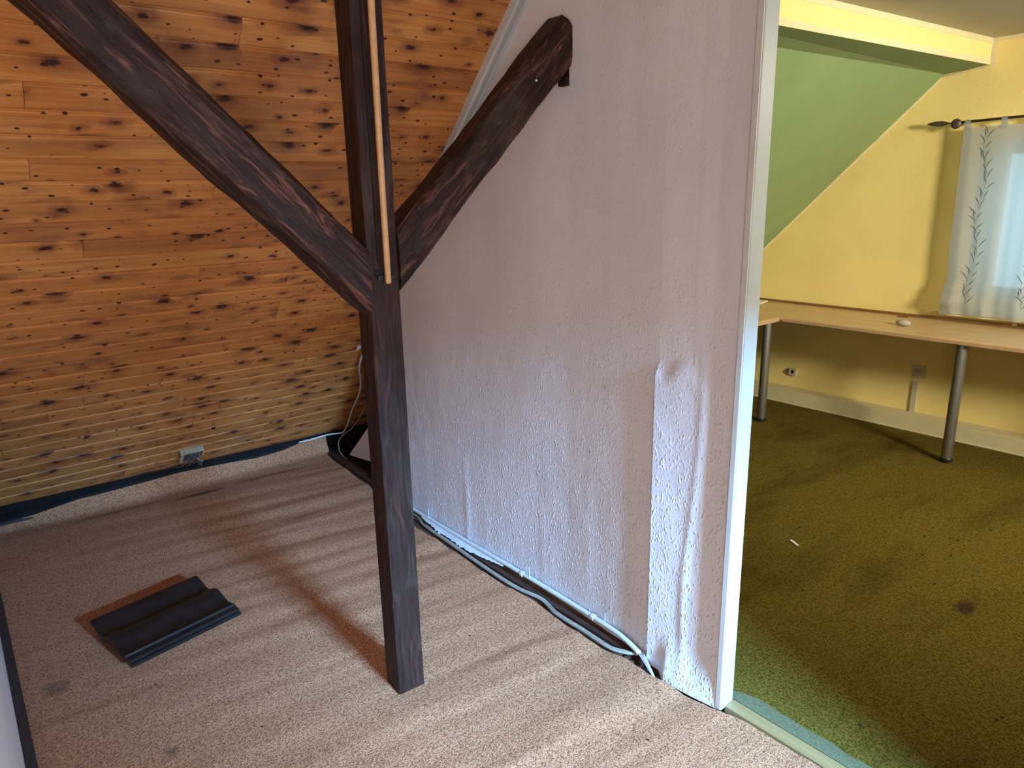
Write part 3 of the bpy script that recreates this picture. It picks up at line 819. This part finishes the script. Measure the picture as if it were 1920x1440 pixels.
for x0, x1, s1, bend in ((-0.03, -0.075, -0.055, 0.015), (-0.01, -0.02, -0.06, 0.02), (0.01, 0.0, -0.065, 0.012), (0.03, 0.048, -0.045, 0.03), (0.04, 0.060, -0.04, 0.035), (0.0, 0.03, -0.06, 0.01)):
    tube(wi, smoothpath([(x0, 0.03, 0.026), (x0+0.3*(x1-x0), 0.0, 0.026+bend), (x0+0.8*(x1-x0), s1*0.6, 0.018+bend), (x1, s1, 0.012)], 5), 0.0032, 6)
on_slope(obj('wires', wi, M['dust_grey'], smooth=True), 0.942, SJ-0.02, 0.001, jb)
wi = nb(); tube(wi, smoothpath([(0.030, 0.025, 0.03), (0.050, 0.010, 0.045), (0.066, -0.02, 0.035), (0.064, -0.045, 0.022)], 5), 0.0045, 8)
o = on_slope(obj('cable_end', wi, M['grey_pvc'], smooth=True), 0.942, SJ-0.02, 0.001, jb); o['label'] = 'pale grey bent cable end'

# recess in the corner: joist, panel offcut, cables
jo = obj('joist', bx(1.835, 1.905, 3.30, 4.46, -0.098, -0.030, bev=0.004), M['joist']); tag(jo, 'dark brown joist in the floor recess behind the post', 'joist')
jo = obj('edging_lath', hexa(nb(), [(1.745, 3.31, -0.018), (1.80, 3.31, -0.018), (1.842, 4.35, -0.018), (1.79, 4.35, -0.018)], [(1.748, 3.31, 0.002), (1.80, 3.31, 0.002), (1.838, 4.35, 0.002), (1.795, 4.35, 0.002)]), M['joist'])
tag(jo, 'dark brown lath edging the carpet at the corner recess', 'lath')
ps = nb()
hexa(ps, [(1.840, 3.954, 0.027), (1.838, 3.66, 0.283), (1.838, 3.35, 0.55), (1.838, 3.40, 0.10)], [(1.852, 3.956, 0.027), (1.85, 3.662, 0.286), (1.85, 3.352, 0.55), (1.85, 3.402, 0.10)])
o = obj('panel_offcut', ps, M['white_wall']); tag(o, 'pointed white panel offcut leaning in the dark recess behind the post', 'panel offcut')
def cable(name, pts, r, mat, label, cat='cable', group=None, n=7):
    o = obj(name, tube(nb(), smoothpath(pts, 5), r, n), mat, smooth=True); tag(o, label, cat, group); return o
def sp(x, z, off=0.02): return (x, slope_y(z)+n_s.y*off, z+n_s.z*off)
cable('cable', [(1.78, 3.40, 0.84), (1.765, 3.50, 0.775), (1.79, 3.62, 0.66), (1.83, 3.69, 0.585), (1.868, 3.80, 0.46), (1.885, 3.95, 0.32), (1.90, 4.06, 0.20), (1.895, 4.13, 0.125), (1.868, 4.15, 0.115), (1.82, 4.17, 0.115), (1.775, 4.185, 0.110), (1.70, 4.20, 0.100), (1.62, 4.225, 0.088), (1.54, 4.235, 0.05)],
      0.0058, M['white_pvc'], 'white cable hanging down the slope left of the post foot and along the carpet lip')
cable('cable', [(1.95, 3.68, 0.60), (1.96, 3.80, 0.46), (1.96, 3.93, 0.32), (1.95, 4.04, 0.20), (1.92, 4.09, 0.14), (1.88, 4.12, 0.105), (1.84, 4.10, 0.07), (1.825, 4.05, 0.02), (1.84, 3.98, -0.02)],
      0.0042, M['grey_pvc'], 'thin grey cable curling down into the corner recess')
cl = nb(); box(cl, -0.010, 0.010, -0.008, 0.016, 0, 0.012, bev=0.003)
o = obj('cable_clip', cl, M['white_pvc']); tag(o, 'small white cable clip on the slope just left of the post', 'cable clip')
p = slope_pt(1.742, 1.13, 0.003); o.matrix_world = Matrix(((1, 0, 0, p.x), (0, d_s.y, n_s.y, p.y), (0, d_s.z, n_s.z, p.z), (0, 0, 0, 1)))

# ------------------------------------------------------------------ along the foot of the partition
cable('conduit', [(1.736, 3.28, 0.012), (1.735, 2.985, 0.014), (1.734, 2.5, 0.018), (1.735, 2.189, 0.022), (1.732, 1.85, 0.026), (1.720, 1.589, 0.032), (1.710, 1.50, 0.030), (1.700, 1.430, 0.020)],
      0.0095, M['white_pvc'], 'white painted conduit running along the foot of the partition', 'conduit', n=10)
cond = bpy.data.objects['conduit']
for p0, p1 in (((1.7345, 2.125, 0.0228), (1.7342, 2.110, 0.0230)), ((1.7255, 1.690, 0.0300), (1.7245, 1.676, 0.0303))):
    obj('clamp', tube(nb(), [p0, p1], 0.0125, 10), M['white_pvc'], cond)
cl_pts = [(1.735, 3.28, -0.012), (1.727, 2.972, -0.010), (1.695, 2.846, -0.006), (1.683, 2.6, -0.004), (1.672, 2.363, -0.004), (1.666, 2.109, -0.002), (1.690, 1.967, -0.004), (1.685, 1.906, -0.006), (1.668, 1.847, -0.004), (1.664, 1.779, -0.002),
          (1.664, 1.679, 0.0), (1.659, 1.594, 0.002), (1.660, 1.536, 0.003), (1.674, 1.493, 0.004), (1.704, 1.451, 0.004), (1.728, 1.432, 0.006)]
cable('cable', cl_pts, 0.0062, M['grey_pvc'], 'grey cable snaking between the beige carpet edge and the partition')
cable('cable', [(x+0.013, y, z-0.004) for x, y, z in cl_pts[:-3]]+[(1.70, 1.475, 0.0), (1.715, 1.445, 0.0)], 0.0045, M['dirty_pvc'], 'thin beige cable lying beside the grey cable at the partition foot')
# torn white paper scraps stuck above the gap
def scrap(name, pts, mat, label, cat, t_=0.0015):
    bm = nb(); A = [bm.verts.new(p) for p in pts]; B = [bm.verts.new((p[0]+t_, p[1], p[2]+t_)) for p in pts]
    bm.faces.new(A[::-1]); bm.faces.new(B); n = len(pts)
    for k in range(n): bm.faces.new((A[k], A[(k+1) % n], B[(k+1) % n], B[k]))
    return tag(obj(name, bm, mat), label, cat)
random.seed(17)
rag = [(1.727-0.030*math.sin(math.pi*k/44)**0.7*(0.55+0.75*abs(noise.noise(Vector((k*0.42, 3, 0))))*2)-random.uniform(0, 0.004), 2.92-0.68*k/44, 0.010-0.012*math.sin(math.pi*k/44)) for k in range(45)]
scrap('torn_paper', rag+[(1.729, 2.24, 0.012), (1.729, 2.58, 0.012), (1.729, 2.92, 0.012)],
      M['plaster'], 'ragged white torn paper below the conduit near the post', 'paper')
scrap('torn_paper', [(1.692, 1.405, 0.030), (1.655, 1.322, 0.004), (1.648, 1.318, 0.002), (1.668, 1.360, 0.004), (1.690, 1.425, 0.022), (1.720, 1.432, 0.018)],
      M['plaster'], 'curled white strip of torn paper at the near end of the gap', 'paper')
for k, (yy, h_) in enumerate(((2.86, 0.05), (2.07, 0.055), (1.63, 0.05))):
    bm = nb(); hexa(bm, [(1.729, yy-0.006, 0.02), (1.729, yy+0.006, 0.02), (1.731, yy+0.004, 0.02+h_), (1.731, yy-0.001, 0.02+h_)], [(1.732, yy-0.006, 0.02), (1.732, yy+0.006, 0.02), (1.733, yy+0.004, 0.02+h_), (1.733, yy-0.001, 0.02+h_)])
    o = obj('paper_tuft', bm, M['plaster'])
    tag(o, ['upright torn paper tuft at the partition foot closest to the post', 'upright torn paper tuft halfway along the partition foot', 'upright torn paper tuft nearest the free end of the partition'][k], 'paper', 'torn paper tufts above the conduit')
bm = bx(1.700, 1.722, 1.42, 3.29, -0.0195, -0.006, bev=0.002)
o = obj('floor_batten', bm, M['joist']); tag(o, 'bare brown floor batten exposed in the gap at the partition foot', 'batten')
# rubble at the near end of the slot
bm = nb()
random.seed(5)
for i in range(26):
    y = random.uniform(1.32, 1.48); x = random.uniform(1.665, 1.705); s_ = random.uniform(0.003, 0.007)
    box(bm, x-s_, x+s_, y-s_*1.3, y+s_*1.3, -0.0195, -0.0195+s_*1.5)
o = obj('rubble', bm, M['floor_wood']); tag(o, 'loose brown crumbs in the gap end beside the torn strip', 'rubble', kind='stuff')

# ------------------------------------------------------------------ next room: desks
def desk_leg(par, x, y, ztop, name='leg'):
    o = child(name, lathe(nb(), [(0.030, 0.03), (0.030, ztop-0.012), (0.030, ztop-0.01)], (x, y, 0), 22), M['metal'], par, smooth=True)
    try: o.data.set_sharp_from_angle(angle=R(40))
    except Exception: pass
    f_ = obj('foot', lathe(nb(), [(0.024, 0.004), (0.032, 0.008), (0.033, 0.026), (0.030, 0.031)], (x, y, 0), 22), M['black'], o, smooth=False)
    pl_ = obj('mounting_plate', lathe(nb(), [(0.045, ztop-0.010), (0.045, ztop)], (x, y, 0), 16), M['metal'], o)
dz1, dz0 = 0.750, 0.722
dk = empty('desk', (4.7, 1.6, 0), 'long beech desk along the yellow gable wall below the window', 'desk')
bm = nb()
poly = [(4.43, 0.25), (5.030, 0.25), (5.030, 3.40), (4.43, 3.40)]
pr_ = [(4.430, dz0+0.004), (4.426, dz0+0.014), (4.430, dz1-0.004), (4.436, dz1), (5.030, dz1), (5.030, dz0), (4.436, dz0)]
gy, gx = 1.985, 4.995
loft(bm, [[(x, y, z) for x, z in pr_] for y in (0.25, 3.40)])
child('desktop', bm, M['beech'], dk)
child('front_edge', loft(nb(), [[(4.4245, y, dz0+0.002), (4.4305, y, dz0-0.0005), (4.4305, y, dz1-0.003), (4.4245, y, dz1-0.008)] for y in (0.25, 2.556)]), M['beech_edge'], dk)
child('rear_strip', bx(5.0305, 5.049, 0.25, 3.40, 0.700, 0.766), M['brown_strip'], dk)
child('cable_grommet', lathe(nb(), [(0.034, 0.0), (0.036, 0.0012), (0.0001, 0.0016)], (4.985, 2.015, dz1), 22), M['brown_strip'], dk)
desk_leg(dk, 4.492, 1.472, dz0)
desk_leg(dk, 4.492, 0.42, dz0)
d2 = empty('desk', (3.9, 3.0, 0), 'beech side desk at the left end of the long desk, mostly behind the partition', 'desk')
child('desktop', bx(2.90, 4.4235, 2.585, 3.38, dz0, dz1+0.001, bev=0.003), M['beech'], d2)
child('edge_band', bx(2.90, 4.4235, 2.580, 2.5845, dz0, dz1, bev=0.001), M['beech_edge'], d2)
desk_leg(d2, 4.385, 2.64, dz0)
desk_leg(d2, 2.98, 2.66, dz0)
o = obj('paper_sheet', hexa(nb(), [(4.84, 2.99, dz1+0.001), (5.01, 3.03, dz1+0.001), (4.96, 3.30, dz1+0.001), (4.78, 3.25, dz1+0.001)], [(4.84, 2.99, dz1+0.007), (5.01, 3.03, dz1+0.007), (4.96, 3.30, dz1+0.007), (4.78, 3.25, dz1+0.007)]), M['paper'])
tag(o, 'white sheets lying on the far left end of the long desk', 'paper')
bm = nb(); bmesh.ops.create_uvsphere(bm, u_segments=20, v_segments=12, radius=1)
for v in bm.verts:
    v.co = Vector((v.co.x*0.030, v.co.y*0.044, v.co.z*0.021))*(1+0.06*noise.noise(v.co*1.7))
o = obj('pebble', bm, M['stone'], smooth=True); o.location = (4.655, 1.872, dz1+0.0205); o.rotation_euler = (0, 0, 0.1)
tag(o, 'grey oval pebble lying on the long desk near the window', 'stone')
# dark rounded thing half hidden behind the trim
bm = nb(); box(bm, -0.09, 0.09, -0.14, 0.14, -0.12, 0.12, bev=0.05)
bmesh.ops.bevel(bm, geom=bm.edges[:], offset=0.004, segments=1, affect='EDGES')
bm.free()
ch = empty('office_chair', (4.00, 2.88, 0), 'black chair pushed under the side desk, a sliver showing beside the white trim', 'chair')
sb = nb(); box(sb, 3.80, 4.20, 2.68, 3.08, 0.40, 0.47, bev=0.03); child('seat', sb, M['black'], ch, smooth=True)
sb = nb(); box(sb, 4.20, 4.25, 2.735, 3.03, 0.36, 0.62, bev=0.02); child('backrest', sb, M['black'], ch, smooth=True)
child('column', lathe(nb(), [(0.028, 0.05), (0.028, 0.41)], (4.0, 2.88, 0), 12), M['black'], ch)
for k in range(5):
    an_ = R(72*k+10)
    child('base_leg', tube(nb(), [(4.0, 2.88, 0.075), (4.0+0.25*math.cos(an_), 2.88+0.25*math.sin(an_), 0.04)], [0.020, 0.014], 8), M['black'], ch)

# sockets
so = empty('wall_socket', (WX, 1.893, 0.385), 'square cream power socket on the yellow wall under the desk', 'socket')
child('cover_plate', bx(WX-0.010, WX-0.0005, 1.852, 1.936, 0.343, 0.428, bev=0.003), M['socket'], so)
child('socket_well', lathe(nb(), [(0.0225, -0.0135), (0.0225, -0.0115), (0.0195, -0.0115), (0.0195, -0.0105)], (WX, 1.894, 0.385), 24, 'x'), M['dirty_pvc'], so)
pn = nb()
for dy in (-0.009, 0.009): lathe(pn, [(0.0028, -0.0150), (0.0028, -0.0135)], (WX, 1.894+dy, 0.385), 8, 'x')
child('pin_holes', pn, M['black'], so)
s2 = empty('phone_socket', (WX, 2.79, 0.222), 'small cream phone socket on the yellow wall near the left desk leg', 'socket')
child('cover', bx(WX-0.022, WX-0.0005, 2.760, 2.822, 0.195, 0.250, bev=0.004), M['socket'], s2)
child('jack', bx(WX-0.0235, WX-0.0215, 2.779, 2.800, 0.210, 0.238), M['black'], s2)
child('plug', bx(WX-0.020, WX-0.002, 2.824, 2.845, 0.205, 0.235, bev=0.003), M['dust_grey'], s2)
o = obj('cable_duct', bx(WX-0.016, WX-0.0005, 1.884, 1.920, 0.1005, 0.316, bev=0.002), M['socket']); tag(o, 'short upright cream cable duct below the power socket', 'cable duct')

# curtain rod
cr_ = empty('curtain_rod', (4.95, 1.3, 1.965), 'dark metal curtain rod with a leaf finial above the window', 'curtain rod')
child('rod', tube(nb(), [(4.955, 0.35, 1.985), (4.955, 1.84, 1.958)], 0.0075, 12), M['dark_metal'], cr_, smooth=True)
fi = nb()
prof_f = [(0.0, 0.004), (0.015, 0.006), (0.03, 0.004), (0.045, 0.010), (0.07, 0.016), (0.10, 0.0155), (0.13, 0.010), (0.155, 0.002)]
rings = [[(4.955+r*0.5*math.cos(2*math.pi*k/12), 1.84+h, 1.957+0.04*h+r*math.sin(2*math.pi*k/12)) for k in range(12)] for h, r in prof_f]
loft(fi, rings); child('finial', fi, M['dark_metal'], cr_, smooth=True)
bk = nb(); lathe(bk, [(0.012, 0.0), (0.026, 0.004), (0.030, 0.012), (0.024, 0.020), (0.010, 0.024)], (4.938, 1.829, 1.952), 18, 'x')
tube(bk, [(4.955, 1.829, 1.952), (WX-0.001, 1.829, 1.952)], 0.007, 8)
child('bracket', bk, M['dark_metal'], cr_, smooth=True)

# curtain with tabs and embroidered leaves
CY0, CY1, CZ0, CZ1 = 0.55, 1.785, 0.80, 1.925
def cur(y, z):
    f_ = (CZ1-z)/(CZ1-CZ0)
    x = 4.962-0.010*f_
    x += 0.011*math.sin(y*34+1.0+0.8*f_)*(0.35+0.65*f_)+0.006*math.sin(y*71+2.0)*f_
    x -= 0.035*math.exp(-((z-0.90)/0.045)**2)*sstep(1.55, 1.78, y)+0.018*math.exp(-((z-0.97)/0.02)**2)*sstep(1.6, 1.78, y)
    x -= 0.012*math.exp(-((z-0.87)/0.03)**2)
    yy = y+0.010*noise.noise(Vector((0, z*6, 0)))*f_-0.020*f_*sstep(1.4, 1.78, y)+0.016*sstep(0.90, 0.80, z)*sstep(1.5, 1.78, y)
    return Vector((x, yy, z+0.012*math.sin(y*5)*sstep(0.95, 0.80, z)))
cu = nb(); NYc, NZc = 110, 70
g_ = [[cu.verts.new(cur(CY0+(CY1-CY0)*i/NYc, CZ0+(CZ1-CZ0)*j/NZc)) for j in range(NZc+1)] for i in range(NYc+1)]
for i in range(NYc):
    for j in range(NZc): cu.faces.new((g_[i][j], g_[i+1][j], g_[i+1][j+1], g_[i][j+1]))
cur_o = empty('curtain', (4.96, 1.2, 1.9), 'sheer white tab-top curtain with embroidered leaves over the window', 'curtain')
child('panel', cu, M['curtain'], cur_o, smooth=True, fix=False)
for yy in (1.765, 1.575, 1.385, 1.195, 1.005, 0.815, 0.625):
    zr = 1.985-(yy-0.35)*0.0181
    tb_ = nb(); rr = 0.0095; path = []
    for k in range(9):
        an_ = math.pi*k/8
        path.append((4.955-rr*math.cos(an_), zr+rr*math.sin(an_)))
    path = [(4.953, CZ1-0.015)]+path+[(4.966, CZ1-0.015)]
    A = [[tb_.verts.new((p[0], y_, p[1])) for p in path] for y_ in (yy-0.016, yy+0.016)]
    for k in range(len(path)-1): tb_.faces.new((A[0][k], A[1][k], A[1][k+1], A[0][k+1]))
    child('tab', tb_, M['curtain'], cur_o, smooth=True, fix=False)
# hems
hm = nb()
for i in range(60):
    z0 = CZ0+(CZ1-CZ0)*i/60; z1 = CZ0+(CZ1-CZ0)*(i+1)/60
    q = [cur(CY1-0.001, z0), cur(CY1-0.045, z0), cur(CY1-0.045, z1), cur(CY1-0.001, z1)]
    hm.faces.new([hm.verts.new(p+Vector((-0.0025, 0, 0))) for p in q])
bmesh.ops.remove_doubles(hm, verts=hm.verts, dist=0.0001)
child('side_hem', hm, M['curtain'], cur_o, smooth=True, fix=False)
lf = nb()
def stroke(y, z, dy, dz, wd, bend):
    n = 6; L_ = []; R_ = []
    for k in range(n+1):
        t_ = k/n
        cy_ = y+dy*t_+bend*math.sin(math.pi*t_)*dz; cz_ = z+dz*t_-bend*math.sin(math.pi*t_)*dy
        w_ = wd*math.sin(math.pi*min(0.97, max(0.06, t_)))
        ln = math.hypot(dy, dz); ny_, nz_ = -dz/ln*w_, dy/ln*w_
        L_.append(lf.verts.new(cur(cy_+ny_, cz_+nz_)+Vector((-0.0030, 0, 0)))); R_.append(lf.verts.new(cur(cy_-ny_, cz_-nz_)+Vector((-0.0030, 0, 0))))
    for k in range(n): lf.faces.new((L_[k], L_[k+1], R_[k+1], R_[k]))
random.seed(11)
for sy in (1.645, 1.335, 1.03, 0.75):
    off = random.uniform(0, 0.02)
    for i in range(18):
        z = 0.85+off+i*0.058
        yc = sy+0.02*math.sin(i*0.9)
        stroke(yc, z, 0.003, 0.075, 0.0008, 0.08)
        stroke(yc, z+0.01, -0.042*random.uniform(.6, 1.3), 0.052*random.uniform(.8, 1.3), 0.0022, random.uniform(-.02, 0.12))
        stroke(yc, z+0.04, 0.040*random.uniform(.6, 1.3), 0.054*random.uniform(.8, 1.3), 0.0022, -random.uniform(-.02, 0.12))
        if i % 2: stroke(yc+0.010, z+0.02, 0.006, 0.05, 0.0024, 0.05)
child('embroidered_leaves', lf, M['leafprint'], cur_o, fix=False)

# small litter
o = obj('paper_scrap', hexa(nb(), [(2.868, 1.50, 0.003), (2.880, 1.495, 0.003), (2.905, 1.545, 0.003), (2.893, 1.55, 0.003)], [(2.868, 1.50, 0.006), (2.880, 1.495, 0.006), (2.905, 1.545, 0.006), (2.893, 1.55, 0.006)]), M['paper'])
tag(o, 'tiny white paper scrap on the olive carpet', 'scrap')
bm = nb(); random.seed(21)
for i in range(60):
    x = random.uniform(1.9, 4.2); y = random.uniform(0.6, 2.4); s_ = random.uniform(0.002, 0.006); an_ = random.uniform(0, 3)
    M4 = Matrix.Translation((x, y, 0.004)) @ Matrix.Rotation(an_, 4, 'Z') @ Matrix.Diagonal((s_*random.uniform(1, 2.6), s_, 0.002, 1))
    bmesh.ops.create_cube(bm, size=1.0, matrix=M4)
o = obj('crumbs', bm, M['dirt']); tag(o, 'dark crumbs strewn over the olive carpet', 'crumbs', kind='stuff')
bm = nb()
for i in range(22):
    x = random.uniform(0.1, 1.6); y = random.uniform(0.75, 2.7); s_ = random.uniform(0.0015, 0.004)
    M4 = Matrix.Translation((x, y, cz(x, y)+0.002)) @ Matrix.Rotation(random.uniform(0, 3), 4, 'Z') @ Matrix.Diagonal((s_*1.5, s_, 0.002, 1))
    bmesh.ops.create_cube(bm, size=1.0, matrix=M4)
o = obj('crumbs', bm, M['dirt']); tag(o, 'dark crumbs sprinkled over the beige carpet', 'crumbs', kind='stuff')
